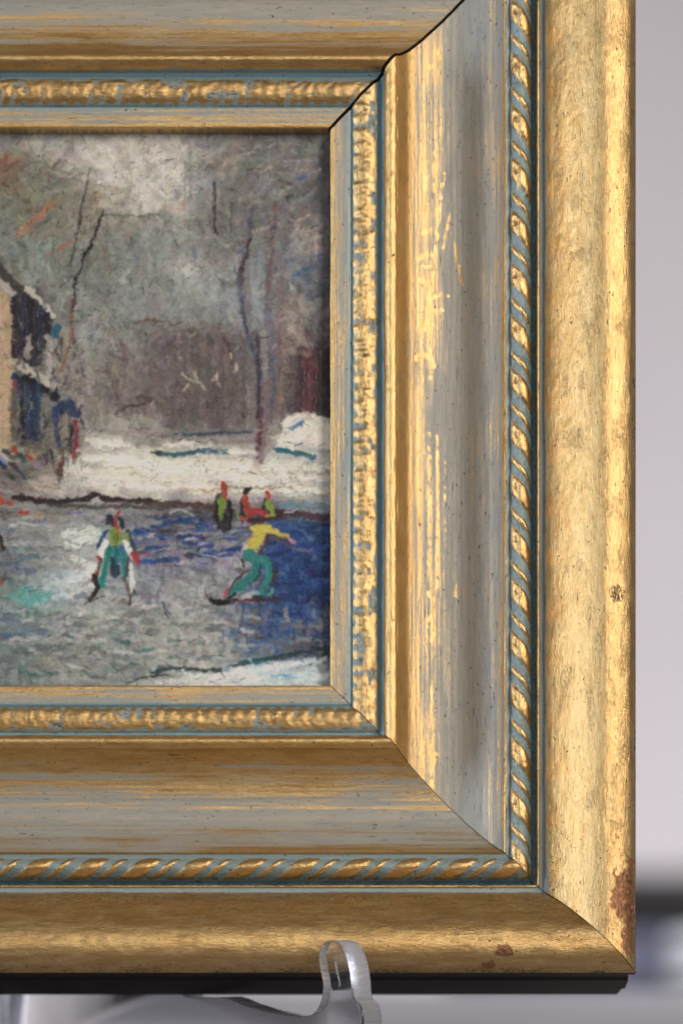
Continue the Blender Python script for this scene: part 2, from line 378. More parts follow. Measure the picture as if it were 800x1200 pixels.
# ------------------------------------------------------------------ the oil painting (pigment laid stroke by stroke)
RES = 0.9; PX0, PX1, PY0, PY1 = -436.0, 391.0, 147.0, 812.0
W, H = int((PX1 - PX0) / RES) + 1, int((PY1 - PY0) / RES) + 1
xs = PX0 + np.arange(W) * RES; ys = PY0 + np.arange(H) * RES
XX, YY = np.meshgrid(xs, ys)
CP = [  # x, y, r, g, b  broad colour areas; dark upper right-edge points paint in the lip's shade
 (0,165,128,124,124),(60,165,140,135,136),(120,165,146,139,138),(180,165,160,152,150),(215,165,158,150,148),(240,165,112,110,114),(300,165,108,105,108),(360,165,100,97,100),(388,165,84,82,88),
 (8,195,112,86,76),(30,190,116,108,98),(70,185,150,138,130),(100,185,160,150,146),(130,200,176,168,165),(160,190,158,144,136),(190,200,182,174,170),(212,205,178,172,168),(228,200,116,112,114),(265,190,122,112,108),(310,195,108,104,106),(360,200,102,100,104),(386,200,74,74,82),
 (20,225,106,106,92),(55,215,104,106,94),(90,215,122,116,106),(110,235,142,130,122),(140,230,156,142,134),(170,235,176,166,160),(205,240,170,164,158),(228,235,124,122,124),(260,230,108,106,106),(300,235,106,103,104),(345,235,106,102,106),(386,240,70,72,80),
 (12,260,106,110,98),(45,255,122,104,88),(80,255,112,110,98),(108,262,124,116,106),(150,260,120,116,110),(185,260,118,115,112),(215,262,128,126,124),(250,262,104,100,102),(290,262,104,102,104),(335,262,108,102,104),(362,270,126,116,114),(386,275,66,68,78),
 (15,290,110,118,112),(50,290,112,122,116),(90,290,112,112,106),(130,285,120,117,112),(170,290,114,115,114),(210,290,116,117,117),(255,290,112,110,110),(300,290,108,106,108),(340,290,108,106,110),(366,290,120,112,112),(386,310,62,64,76),
 (10,325,116,112,106),(45,325,116,122,116),(75,330,112,114,110),(110,325,110,113,112),(150,320,114,118,116),(190,325,118,118,116),(222,318,150,148,148),(250,322,120,120,122),(290,322,118,122,130),(335,322,104,106,116),(362,325,96,100,116),(386,345,60,62,70),
 (6,360,160,134,112),(40,362,56,54,64),(75,350,128,128,124),(110,355,116,118,118),(150,360,116,118,118),(195,360,120,122,122),(235,360,118,120,124),(270,365,124,128,136),(300,365,120,124,136),(345,365,130,120,116),(375,368,90,86,92),
 (6,400,160,134,112),(35,395,46,44,56),(65,400,138,132,126),(100,395,120,122,128),(140,395,116,112,112),(180,392,110,104,104),(220,400,100,90,90),(260,400,96,84,86),(300,400,100,96,108),(345,400,138,122,116),(372,405,66,54,62),
 (6,440,160,134,112),(30,440,80,80,84),(60,440,120,112,106),(100,435,124,116,112),(140,435,110,98,96),(180,440,100,88,90),(220,445,98,86,86),(260,445,92,80,82),(310,445,104,100,106),(345,440,98,84,86),(372,445,62,46,54),
 (6,480,160,134,112),(35,480,70,76,96),(65,480,88,86,96),(100,480,126,118,112),(145,470,112,98,96),(185,475,98,84,88),(225,480,92,80,84),(265,485,90,80,84),(310,485,104,96,100),(345,475,76,60,68),(372,480,52,40,48),
 (6,530,160,140,122),(35,520,88,84,84),(65,525,108,98,92),(100,505,122,116,112),(140,500,136,128,122),(175,500,122,114,112),(215,498,94,86,88),(260,498,94,86,90),(300,510,120,110,112),(345,505,178,170,164),(378,505,150,144,144),
 (15,555,84,78,82),(50,555,128,116,108),(90,545,176,168,160),(130,520,160,156,152),(140,545,190,182,170),(180,548,192,184,172),(225,525,160,154,146),(230,550,190,182,172),(280,525,150,146,142),(280,552,186,178,168),(340,550,178,172,166),(380,550,150,148,150),
 (10,575,120,110,108),(60,572,158,148,142),(120,572,184,174,164),(180,575,186,178,168),(240,572,182,174,166),(300,568,186,178,168),(350,572,180,174,168),(382,580,140,140,144),
 (10,600,106,98,100),(60,598,98,94,96),(110,600,110,108,114),(160,602,112,108,118),(210,600,78,70,78),(260,600,82,72,78),(320,600,74,66,76),(365,595,98,106,120),
 (10,622,120,120,124),(60,620,128,128,130),(100,625,148,148,150),(170,618,104,106,128),(210,620,80,84,120),(240,625,72,82,124),(285,622,86,88,118),(340,625,50,66,124),(380,625,38,50,96),
 (15,655,100,104,114),(60,650,124,124,126),(95,650,156,156,158),(165,640,92,98,130),(200,645,104,104,124),(235,648,88,90,120),(265,655,128,120,140),(340,660,44,60,118),(380,665,32,44,90),
 (15,690,112,122,124),(40,702,102,134,134),(75,685,146,152,160),(105,690,134,136,138),(170,680,120,122,136),(215,690,128,124,130),(250,690,124,122,130),(340,695,46,62,112),(380,705,34,44,84),
 (20,740,96,106,118),(60,735,124,126,128),(105,735,138,138,136),(150,735,124,126,126),(200,740,138,138,136),(245,740,142,140,138),(285,735,84,92,120),(320,735,70,82,122),(360,740,62,68,102),(384,745,40,44,72),
 (20,780,104,114,116),(60,770,118,118,114),(100,778,120,122,118),(150,775,112,120,118),(200,765,134,134,132),(245,762,142,140,138),(300,760,96,104,124),(345,760,76,86,116),(384,760,44,48,70),
 (30,803,108,116,120),(110,805,114,122,126),(180,803,140,146,152),(240,803,168,170,174),(310,800,166,172,184),(360,792,168,174,184),(385,795,140,144,154),
 # what continues under the part of the picture beyond the photograph
 (-60,200,116,112,100),(-60,330,108,104,98),(-60,440,172,146,122),(-60,530,160,140,122),(-60,600,120,116,116),(-60,700,116,120,124),(-60,790,108,116,118),
 (-200,200,150,142,138),(-200,340,150,146,142),(-200,440,150,124,104),(-200,540,170,162,154),(-200,640,124,124,126),(-200,780,112,118,120),
 (-380,200,128,122,120),(-380,340,110,110,106),(-380,460,96,86,86),(-380,550,180,172,164),(-380,650,126,126,128),(-380,780,110,116,120)]
CP = np.array(CP, float)
def field(x, y):
    x = np.atleast_1d(x).astype(float); y = np.atleast_1d(y).astype(float)
    num = np.zeros((len(x), 3)); den = np.zeros(len(x))
    for c in CP:
        w = 1.0 / (((x - c[0]) * 0.9) ** 2 + ((y - c[1]) * 1.15) ** 2 + 60.0) ** 1.9
        num += w[:, None] * c[2:]; den += w
    return num / den[:, None]

gx = np.arange(PX0, PX1 + 12, 9.0); gy = np.arange(PY0, PY1 + 12, 9.0)
GX, GY = np.meshgrid(gx, gy); FG = field(GX.ravel(), GY.ravel()).reshape(GX.shape + (3,))
def fld(x, y):
    fx = np.clip((x - PX0) / 9.0, 0, len(gx) - 1.001); fy = np.clip((y - PY0) / 9.0, 0, len(gy) - 1.001)
    ix = fx.astype(int); iy = fy.astype(int); ax = (fx - ix)[..., None]; ay = (fy - iy)[..., None]
    return (FG[iy, ix] * (1 - ax) + FG[iy, ix + 1] * ax) * (1 - ay) + (FG[iy + 1, ix] * (1 - ax) + FG[iy + 1, ix + 1] * ax) * ay
IMG = fld(XX, YY); HGT = np.zeros((H, W))
BR = rng.random((64, 512))

def stroke(pts, w, col, a=0.95, h=0.35, rough=0.5, dry=0.25, jit=7, w2=None):
    """one loaded-brush stroke along pts (photo units); bristle streaks, ragged edge, raised ridge"""
    pts = np.array(pts, float); w2 = w if w2 is None else w2; m = max(w, w2)
    x0, y0 = pts.min(0) - m; x1, y1 = pts.max(0) + m
    i0 = max(0, int((x0 - PX0) / RES)); i1 = min(W, int((x1 - PX0) / RES) + 2)
    j0 = max(0, int((y0 - PY0) / RES)); j1 = min(H, int((y1 - PY0) / RES) + 2)
    if i1 <= i0 or j1 <= j0: return
    X = XX[j0:j1, i0:i1]; Y = YY[j0:j1, i0:i1]
    seg = np.diff(pts, axis=0); ln = np.maximum(np.hypot(*seg.T), 1e-6); cum = np.r_[0, np.cumsum(ln)]; tot = cum[-1]
    best = np.full(X.shape, 1e9); q = np.zeros(X.shape); al = np.zeros(X.shape)
    for (p, v, l, c0) in zip(pts[:-1], seg, ln, cum[:-1]):
        t = np.clip(((X - p[0]) * v[0] + (Y - p[1]) * v[1]) / (l * l), 0, 1)
        dx = X - p[0] - v[0] * t; dy = Y - p[1] - v[1] * t; d = np.hypot(dx, dy); k = d < best
        best = np.where(k, d, best); q = np.where(k, (v[0] * dy - v[1] * dx) / l, q); al = np.where(k, c0 + t * l, al)
    row = rng.integers(0, 64); off = rng.integers(0, 400)
    bi = (np.clip((q / max(m, 1) + 1) * (6 + m * 1.3), 0, 100)).astype(int)
    bris = BR[row, (bi + off) % 512]
    wl = w + (w2 - w) * al / max(tot, 1e-6)
    edge = wl * 0.5 * (1 + rough * 0.5 * (BR[(row + 9) % 64, ((al * .6).astype(int) + off + (q > 0) * 130) % 512] - 0.6))
    mask = 1 - sstep(edge - 0.9, edge + 0.5, best)
    fade = 1 - dry * sstep(0.45, 1.0, al / max(tot, 1e-6)) * sstep(0.35, 0.75, bris)
    A = (mask * a * fade)[..., None]
    c = np.array(col, float) + rng.normal(0, jit * 0.35, 3) + (bris - .5)[..., None] * jit * 1.6
    IMG[j0:j1, i0:i1] = IMG[j0:j1, i0:i1] * (1 - A) + c * A
    ridge = (bris - 0.4) * 0.6 + 0.7 * np.exp(-((best - edge + 0.8) / 0.9) ** 2)
    HGT[j0:j1, i0:i1] = HGT[j0:j1, i0:i1] * (1 - 0.75 * A[..., 0]) + h * ridge * A[..., 0]

def scumble(nst, box, ang, spread, ln, w, jit, a=0.6, h=0.3, mixin=None):
    x = rng.uniform(box[0], box[1], nst); y = rng.uniform(box[2], box[3], nst); C = fld(x, y)
    for i in range(nst):
        t = ang + rng.normal(0, spread); l = ln * rng.uniform(.4, 1.3); dx, dy = math.cos(t) * l / 2, math.sin(t) * l / 2
        c = C[i] + rng.normal(0, jit) + rng.normal(0, jit * .22, 3)
        if mixin is not None and rng.random() < mixin[0]: c = c * .6 + np.array(mixin[1][rng.integers(len(mixin[1]))]) * .4
        b = rng.normal(0, .12) * l
        stroke([(x[i] - dx, y[i] - dy), (x[i] - dy * b / l, y[i] + dx * b / l), (x[i] + dx, y[i] + dy)], w * rng.uniform(.5, 1.4), c, a, h, jit=6)

EARTH = [(130, 100, 80), (95, 72, 72), (150, 130, 118), (80, 86, 104), (96, 110, 104)]
COOL = [(70, 84, 128), (150, 150, 156), (92, 126, 126), (130, 112, 138), (96, 92, 92), (170, 168, 166)]
for _ in range(2):
    scumble(600, (-20, 391, 150, 265), -.6, .6, 26, 9, 10, .65, .3, (.14, EARTH))
    scumble(800, (-20, 391, 250, 505), 1.5, .5, 24, 7, 10, .65, .3, (.16, EARTH))
    scumble(350, (-20, 391, 250, 505), .1, .35, 16, 4, 11, .55, .3, (.14, EARTH))
    scumble(420, (-20, 391, 505, 592), .02, .16, 30, 6, 10, .65, .45)
    scumble(1000, (-20, 391, 592, 812), .03, .25, 24, 5, 14, .65, .4, (.26, COOL))
    scumble(380, (-20, 391, 620, 812), 1.5, .3, 14, 4.5, 14, .6, .4, (.26, COOL))
scumble(900, (-436, 0, 150, 812), .1, .9, 40, 11, 7, .6, .3)

T = stroke
# --- sky, hill
for i in range(34):
    x = rng.uniform(96, 216); y = rng.uniform(166, 170 + (x - 60) * .52); T([(x - rng.uniform(2, 9), y - rng.uniform(4, 12)), (x, y), (x + rng.uniform(0, 8), y + rng.uniform(3, 12))], rng.uniform(6, 13), [(176, 168, 164), (166, 156, 150), (182, 174, 170), (158, 146, 140)][i % 4], .42, .4)
T([(122, 190), (128, 205), (140, 215)], 14, (182, 174, 171), .6); T([(100, 196), (92, 188), (70, 182)], 8, (160, 146, 138), .5)
T([(150, 182), (153, 215), (149, 246)], 6, (150, 134, 122), .6); T([(219, 190), (217, 215), (216, 246)], 4, (134, 120, 110), .7)
T([(222, 168), (224, 200), (222, 250)], 5, (116, 112, 116), .6); T([(200, 248), (215, 253)], 4, (160, 152, 146), .6)
for (x, y, c) in ((5, 186, (116, 80, 68)), (12, 196, (108, 78, 66)), (8, 210, (112, 84, 72)), (16, 222, (118, 98, 80)), (34, 228, (122, 112, 84)), (58, 243, (136, 104, 84)), (48, 252, (136, 104, 84)), (32, 262, (136, 104, 84)), (28, 271, (150, 110, 86)), (64, 236, (134, 106, 86)), (50, 260, (80, 100, 98)), (76, 288, (134, 96, 80)), (62, 296, (116, 96, 84))):
    T([(x - 7, y + 5), (x + 1, y), (x + 8, y - 6)], 6, c, .75, .35)
T([(22, 177), (50, 190), (78, 203), (104, 222)], 4, (92, 96, 86), .45)
T([(121, 251), (150, 253), (186, 252)], 2.4, (82, 84, 80), .8); T([(124, 257), (150, 259), (175, 262)], 3, (138, 128, 116), .5)
T([(106, 199), (101, 222), (96, 245), (91, 270), (86, 297), (84, 312)], 2.2, (62, 52, 52), .85, w2=3.2)
T([(120, 248), (117, 262), (113, 276), (105, 291), (98, 304), (94, 318), (89, 325), (88, 345), (86, 365)], 3.4, (48, 44, 44), .95, .5)
T([(114, 270), (106, 287), (99, 300)], 2, (36, 34, 38), .9); T([(89, 323), (79, 328), (70, 337)], 2, (70, 62, 58), .8); T([(102, 300), (101, 325), (99, 345)], 2, (92, 82, 76), .6)
T([(85, 352), (83, 380), (83, 402), (78, 418), (73, 432)], 4.5, (118, 84, 68), .75, .5); T([(86, 385), (85, 400)], 3, (112, 60, 52), .8); T([(76, 416), (72, 432), (70, 440)], 3, (132, 100, 80), .55)
# --- speckled grey upper right
for p in ([(322, 245), (318, 300), (314, 360)], [(294, 250), (288, 300), (290, 380), (304, 440)], [(316, 380), (313, 450), (306, 520)], [(330, 300), (328, 380), (326, 470)]):
    for q_ in range(3): T([(x + rng.normal(0, 3), y + rng.normal(0, 3)) for x, y in p], rng.uniform(8, 14), [(104, 92, 98), (96, 86, 94), (116, 104, 108)][q_], .34, .4, dry=.6)
T([(251, 215), (251, 240), (252, 273)], 3.6, (66, 54, 62), .85, dry=.5); T([(252, 268), (255, 275)], 5, (52, 44, 52), .8)
T([(272, 238), (271, 260), (272, 281)], 2.6, (74, 60, 66), .7, dry=.5); T([(227, 290), (229, 305)], 6, (86, 96, 112), .7)
T([(296, 246), (293, 268), (292, 280)], 6, (76, 80, 92), .7); T([(293, 280), (288, 300), (282, 318), (281, 332)], 5, (66, 48, 62), .9, .5, w2=8)
T([(274, 313), (278, 324), (281, 336), (282, 352)], 3.2, (72, 82, 112), .75); T([(304, 290), (308, 330)], 7, (118, 122, 136), .5)
for i in range(26): T([(322 - i * .3 + rng.normal(0, 1), 240 + i * 4.4), (321 - i * .3 + rng.normal(0, 1), 244 + i * 4.4)], rng.uniform(2.5, 5), [(92, 66, 76), (112, 82, 84), (88, 80, 92)][i % 3], .75)
for (x, y) in ((283, 181), (293, 178), (305, 194), (308, 200), (316, 196), (296, 200), (350, 256), (360, 254), (371, 278), (268, 287), (246, 278), (300, 172), (317, 172), (356, 199), (371, 200), (215, 280), (258, 299)):
    T([(x - 4, y + 2), (x + 4, y - 1)], 2.4, (158, 146, 138), .75, .6)
T([(325, 189), (350, 188), (374, 189)], 1.5, (150, 142, 136), .8, .7)
for (x, y) in ((265, 193), (272, 186), (304, 270), (362, 282), (358, 270), (366, 292), (288, 232)): T([(x - 7, y + 3), (x + 7, y - 4)], 6, (140, 124, 116), .55, .35)
for (x, y) in ((360, 318), (352, 322), (372, 312), (355, 210), (340, 306), (283, 296), (378, 340), (375, 300)): T([(x - 5, y), (x + 4, y - 3)], 6, (72, 84, 118), .6)
for (x, y) in ((322, 235), (330, 218), (338, 215), (335, 230), (359, 243), (378, 243), (272, 222), (293, 200), (344, 255), (340, 260), (316, 253)): T([(x - 2, y), (x + 2, y + 1)], 3, (86, 62, 62), .7)
# --- building with snowy roofs, far left
for x in range(-62, 16, 6): T([(x, 345), (x + 1, 440), (x, 545)], 9, (160, 134, 112), .6, .35)
T([(-8, 300), (4, 322), (20, 338), (36, 349), (50, 358)], 11, (62, 58, 60), .9, .5); T([(-10, 326), (4, 334), (14, 344)], 10, (152, 146, 142), .8, .5)
T([(35, 344), (48, 354), (62, 371)], 7, (168, 162, 158), .9, .6); T([(30, 338), (40, 342)], 5, (166, 160, 156), .8, .5)
for x in range(17, 58, 5):
    y0 = 349 + max(0, x - 30) * .75; T([(x, y0), (x + 1, 385), (x - 1, 424 if x < 50 else 405)], 8, [(46, 44, 60), (38, 36, 48), (52, 46, 56), (42, 46, 70)][x % 4], .92, .4)
T([(33, 400), (32, 418)], 10, (142, 128, 118), .9, .4); T([(47, 395), (46, 425)], 6, (74, 66, 66), .8); T([(62, 390), (68, 384), (66, 394)], 8, (46, 82, 110), .9)
T([(57, 395), (60, 420), (57, 448)], 8, (152, 146, 140), .8, .4); T([(66, 398), (64, 430), (62, 452)], 5, (134, 122, 114), .6)
T([(14, 423), (30, 432), (48, 443), (60, 452)], 11, (160, 150, 142), .9, .6); T([(17, 440), (24, 446), (40, 446)], 7, (44, 52, 92), .9)
T([(32, 444), (48, 456), (66, 466)], 11, (28, 30, 40), .95, .5); T([(18, 450), (22, 454)], 8, (122, 48, 70), .9)
for x in range(26, 48, 5): T([(x, 452), (x + 1, 480), (x, 512)], 7, [(46, 56, 90), (52, 60, 84), (40, 46, 72)][x % 3], .85)
T([(17, 458), (18, 512)], 9, (84, 78, 72), .85); T([(26, 470), (26, 518)], 6, (38, 34, 42), .85); T([(53, 466), (54, 525)], 10, (104, 96, 90), .8)
T([(64, 480), (66, 505), (70, 522)], 7, (44, 56, 96), .9); T([(72, 478), (82, 474), (90, 484)], 13, (46, 50, 82), .9, .4); T([(77, 488), (77, 518)], 7, (124, 112, 98), .85)
T([(88, 494), (90, 512), (86, 534)], 6, (132, 38, 62), .92, .5); T([(83, 498), (83, 530)], 4, (40, 36, 50), .85)
for (x, y, c) in ((4, 540, (98, 108, 156)), (10, 530, (44, 58, 60)), (18, 528, (150, 66, 50)), (26, 536, (40, 66, 72)), (36, 538, (150, 60, 46)), (44, 546, (120, 100, 130)), (3, 546, (36, 40, 70)), (58, 538, (104, 92, 90)), (16, 545, (60, 60, 66)), (36, 530, (140, 110, 84)), (50, 540, (96, 70, 84)), (12, 556, (54, 54, 66)), (26, 556, (52, 58, 76))):
    T([(x - 4, y - 3), (x + 1, y), (x + 4, y + 5)], 6, c, .88, .5)
T([(73, 528), (72, 545), (70, 556)], 7, (92, 60, 54), .9); T([(66, 552), (71, 563)], 6, (88, 66, 60), .8)
# --- banks, mauve wall, mid trees
T([(158, 377), (180, 375), (202, 379)], 2.6, (96, 70, 60), .8); T([(200, 380), (212, 379)], 3, (100, 72, 64), .8); T([(143, 388), (150, 384), (170, 390)], 3, (98, 84, 84), .6)
T([(134, 440), (138, 470)], 5, (96, 74, 76), .5); T([(142, 400), (146, 420)], 6, (104, 74, 78), .6)
T([(136, 486), (150, 477), (172, 474)], 3, (66, 52, 56), .8); T([(158, 464), (178, 468)], 6, (88, 62, 66), .7); T([(100, 488), (112, 498)], 2.5, (92, 82, 84), .7)
T([(140, 498), (160, 490), (182, 496)], 9, (144, 134, 126), .65); T([(110, 505), (140, 508), (180, 505)], 7, (130, 122, 118), .5)
for x in range(196, 372, 7): T([(x, 392 + rng.uniform(-3, 6)), (x + rng.normal(0, 2), 440), (x + rng.normal(0, 2), 494)], 8, [(98, 84, 86), (92, 78, 80), (104, 90, 88), (88, 72, 78)][x % 4], .5, .3, dry=.5)
T([(200, 388), (240, 386), (266, 384)], 3, (108, 84, 74), .6); T([(262, 396), (270, 410), (272, 425)], 6, (74, 52, 58), .7)
for p in ([(213, 438), (218, 444), (226, 447)], [(226, 446), (234, 450), (240, 455)], [(252, 440), (254, 448), (258, 454)], [(270, 415), (271, 420)], [(220, 452), (216, 458)], [(278, 426), (274, 436)], [(228, 436), (230, 444)], [(255, 437), (250, 446)]): T(p, 3.4, (160, 146, 130), .85, .7)
T([(283, 345), (285, 368), (288, 385), (293, 400), (299, 416), (304, 432), (306, 452)], 6, (70, 78, 104), .75, .45); T([(284, 352), (287, 378), (292, 395)], 3, (64, 48, 68), .8)
T([(302, 395), (303, 440), (302, 490)], 4, (52, 46, 56), .75); T([(309, 390), (311, 430), (312, 480)], 7, (128, 124, 124), .6)
T([(312, 350), (317, 385), (320, 420), (319, 470)], 9, (92, 94, 112), .7); T([(318, 418), (321, 450), (318, 480)], 5, (76, 84, 106), .6)
T([(330, 360), (333, 420), (329, 480)], 5, (132, 112, 100), .55); T([(323, 452), (327, 462), (324, 490)], 4, (128, 100, 78), .65)
T([(313, 450), (310, 485), (306, 515), (302, 544)], 12, (112, 86, 90), .8, .45); T([(306, 480), (304, 515), (299, 545)], 4, (86, 48, 62), .9); T([(316, 500), (312, 535)], 5, (136, 120, 120), .7)
for x, c in ((350, (58, 40, 48)), (357, (84, 44, 54)), (364, (96, 48, 56)), (371, (54, 40, 48)), (378, (44, 36, 46)), (385, (38, 34, 44))): T([(x, 410), (x + 1, 450), (x, 490)], 8, c, .7)
T([(340, 386), (352, 395), (360, 405)], 9, (144, 126, 118), .6); T([(338, 408), (350, 414), (362, 416)], 6, (136, 116, 110), .6)
for i in range(9): T([(326 + i * 1.5, 524 - i * 3.6), (352, 520 - i * 3.7), (388, 524 - i * 3.9)], 7, (184, 177, 170), .8, .5)
T([(332, 497), (345, 488), (360, 486), (374, 489)], 6, (190, 184, 176), .9, .6)
T([(340, 502), (348, 499), (356, 495)], 4.5, (78, 94, 136), .8); T([(345, 522), (353, 521)], 3, (60, 80, 130), .85); T([(324, 527), (345, 531), (369, 536)], 7, (46, 86, 106), .9, .5)
T([(204, 508), (235, 509), (262, 507), (294, 506)], 4, (54, 72, 90), .85); T([(186, 531), (200, 533), (235, 529), (268, 529)], 6, (40, 76, 90), .85, .5); T([(178, 531), (190, 530)], 4, (46, 62, 66), .8)
T([(200, 512), (225, 518), (262, 518)], 4, (118, 108, 104), .6); T([(226, 516), (260, 520), (290, 517)], 5, (110, 102, 100), .6)
for (a, b, y) in ((102, 142, 516), (110, 150, 522), (100, 175, 540), (150, 300, 541), (92, 230, 551), (190, 385, 549), (120, 280, 560), (260, 386, 561), (130, 250, 569), (275, 384, 574), (270, 300, 528), (200, 226, 521)):
    T([(a, y + rng.normal(0, 2)), ((a + b) / 2, y + rng.normal(0, 2)), (b, y + rng.normal(0, 2))], 7, (196, 188, 178), .7, .6)
for i in range(26): x = rng.uniform(110, 380); y = rng.uniform(535, 582); T([(x, y), (x + rng.uniform(8, 26), y + rng.normal(0, 1.5))], 2, [(166, 148, 128), (150, 142, 138), (206, 198, 186), (140, 130, 128)][i % 4], .7, .6)
T([(224, 574), (245, 574), (268, 572)], 2.5, (140, 110, 84), .8); T([(266, 571), (300, 572), (340, 571)], 2.5, (120, 96, 80), .7); T([(20, 572), (45, 570), (70, 572)], 3, (140, 108, 92), .7)
# --- far edge of the ice
T([(16, 583), (34, 585), (60, 589), (84, 586), (104, 585), (109, 580), (125, 584), (150, 587), (176, 586)], 6.5, (46, 40, 40), .92, .5)
T([(60, 592), (95, 594), (150, 593), (196, 596)], 5, (66, 58, 58), .8); T([(170, 589), (205, 590), (245, 594), (275, 600)], 7, (72, 50, 48), .8); T([(325, 599), (350, 604), (388, 607)], 9, (68, 46, 54), .8)
T([(330, 592), (350, 590), (388, 594)], 6, (100, 114, 130), .8); T([(334, 600), (350, 598)], 3, (160, 162, 166), .8)
T([(-4, 582), (2, 588)], 9, (196, 70, 48), .95, .5); T([(10, 590), (14, 591)], 5, (170, 74, 58), .9); T([(23, 599), (34, 600)], 5, (186, 58, 48), .92); T([(-4, 622), (2, 634), (3, 645)], 6, (40, 38, 42), .9)
T([(36, 604), (55, 603), (70, 605)], 4, (150, 110, 86), .6); T([(8, 617), (26, 613), (46, 616)], 3, (158, 158, 162), .7); T([(80, 602), (100, 601)], 3, (106, 92, 140), .7); T([(2, 619), (18, 620)], 2.5, (80, 104, 124), .7)
# --- ice colour passages
for i in range(18): x = rng.uniform(80, 112); y = rng.uniform(618, 700); T([(x - 6, y), (x + 7, y + rng.normal(0, 6))], 8, (178, 178, 178), .8, .6)
for i in range(12): x = rng.uniform(55, 95); y = rng.uniform(672, 700); T([(x - 6, y), (x + 7, y + rng.normal(0, 6))], 7, (160, 166, 178), .75, .5)
T([(72, 632), (85, 636), (96, 640)], 2, (84, 78, 70), .7); T([(93, 642), (92, 665)], 4, (124, 120, 96), .6)
for (x, y) in ((20, 700), (36, 704), (50, 698), (28, 692), (44, 710)): T([(x - 9, y), (x + 9, y - 2)], 7, (92, 138, 138), .75, .4)
for (x, y) in ((10, 660), (36, 652), (28, 668), (10, 745), (40, 740), (14, 726)): T([(x - 12, y), (x + 14, y + 1)], 6, (82, 92, 118), .75)
T([(5, 718), (24, 722), (38, 728)], 2.4, (76, 80, 88), .7); T([(2, 685), (8, 668)], 4, (70, 64, 68), .7); T([(0, 678), (2, 688)], 4, (150, 64, 60), .7)
for i in range(70):
    x = rng.uniform(0, 300); y = rng.uniform(715, 798); T([(x, y), (x + rng.uniform(4, 14), y + rng.normal(0, 2))], rng.uniform(2, 4.5), [(70, 104, 100), (150, 150, 150), (96, 106, 126), (140, 122, 112), (108, 104, 104), (160, 158, 154), (104, 122, 118)][i % 7], .6, .45)
for (x, y) in ((115, 752), (150, 752), (80, 745), (62, 788), (52, 786), (40, 790), (158, 778), (190, 783), (28, 786)): T([(x - 5, y), (x + 5, y + 1)], 4, (56, 92, 88), .75)
for i in range(60):
    x = rng.uniform(158, 300); y = rng.uniform(606, 668); c = [(58, 74, 126), (96, 92, 112), (52, 60, 100), (150, 146, 152), (116, 104, 128), (86, 74, 78)][i % 6]
    if x > 232 and rng.random() < .4: c = (128, 118, 136)
    T([(x - 8, y), (x + 7, y + rng.normal(0, 1.5))], rng.uniform(4, 7), c, .82, .5)
for i in range(90):
    x = rng.uniform(318, 390); y = rng.uniform(612, 722); c = [(40, 58, 122), (52, 72, 134), (34, 46, 92), (62, 78, 126), (46, 56, 90)][i % 5]; T([(x - 7, y), (x + 7, y + rng.normal(0, 3))], rng.uniform(4, 8), c, .8, .45)
for i in range(60):
    x = rng.uniform(284, 388); y = rng.uniform(706, 764); c = [(66, 82, 128), (98, 94, 104), (52, 60, 94), (118, 114, 124), (54, 74, 128), (92, 74, 70)][i % 6]; v = rng.random() < .5
    T([(x - (0 if v else 6), y - (6 if v else 0)), (x + (1 if v else 6), y + (6 if v else 1))], rng.uniform(3, 6), c, .6, .35)
for i in range(36): x = rng.uniform(200, 285); y = rng.uniform(695, 776); T([(x, y - 6), (x + rng.normal(0, 3), y + 6)], 5, [(148, 146, 144), (134, 132, 130), (156, 154, 152), (120, 122, 126)][i % 4], .55, .4)
T([(200, 601), (212, 598), (224, 603), (229, 616)], 3.4, (150, 150, 156), .85, .5); T([(236, 648), (250, 650), (262, 652)], 6, (164, 160, 166), .75); T([(232, 640), (262, 656)], 5, (134, 124, 146), .6)
T([(345, 643), (352, 645), (366, 645)], 3.6, (112, 92, 84), .8); T([(354, 620), (360, 630), (368, 632)], 4, (78, 98, 144), .7); T([(168, 697), (185, 700), (196, 696)], 6, (118, 98, 124), .7); T([(190, 706), (199, 720)], 3, (60, 64, 100), .7)
# --- near bank at the bottom right
T([(178, 790), (200, 782), (232, 785), (262, 786), (292, 776), (318, 771), (350, 765), (388, 758)], 5.5, (42, 62, 58), .85, .5); T([(282, 776), (306, 774), (318, 772)], 6, (46, 90, 84), .75)
for i in range(16):
    a = rng.uniform(240, 340); y = 780 + (i * 1.6) - (a - 240) * .05; T([(a, y + 2), (a + 25, y), (a + 55, y - 2)], 6, [(178, 182, 190), (166, 172, 186), (186, 188, 192), (158, 168, 188)][i % 4], .7, .6)
T([(185, 800), (215, 797), (255, 799)], 6, (172, 174, 176), .8, .5); T([(318, 792), (340, 791)], 3.4, (86, 124, 160), .7); T([(330, 796), (355, 794)], 3, (96, 128, 164), .6); T([(296, 780), (312, 778)], 3, (120, 150, 170), .6)
T([(150, 799), (180, 792), (200, 790)], 2, (40, 44, 46), .8); T([(214, 788), (217, 784)], 3, (190, 190, 190), .8); T([(240, 790), (246, 788)], 2.5, (184, 184, 188), .8)
for i in range(75):
    x = rng.uniform(20, 300); y = rng.uniform(696, 782); w_ = rng.random() < .55
    T([(x - rng.uniform(4, 9), y), (x + rng.uniform(4, 9), y + rng.normal(0, 3))], rng.uniform(3, 7), [(166, 166, 166), (154, 156, 158), (172, 170, 166)][i % 3] if w_ else [(84, 92, 98), (92, 92, 92), (78, 96, 98)][i % 3], .6, .5)
for i in range(45):
    x = rng.uniform(165, 285); y = rng.uniform(606, 652); T([(x - 8, y), (x + 8, y + rng.normal(0, 2))], rng.uniform(3, 6), [(44, 56, 104), (52, 66, 120), (60, 56, 74), (120, 118, 124)][i % 4], .75, .5)
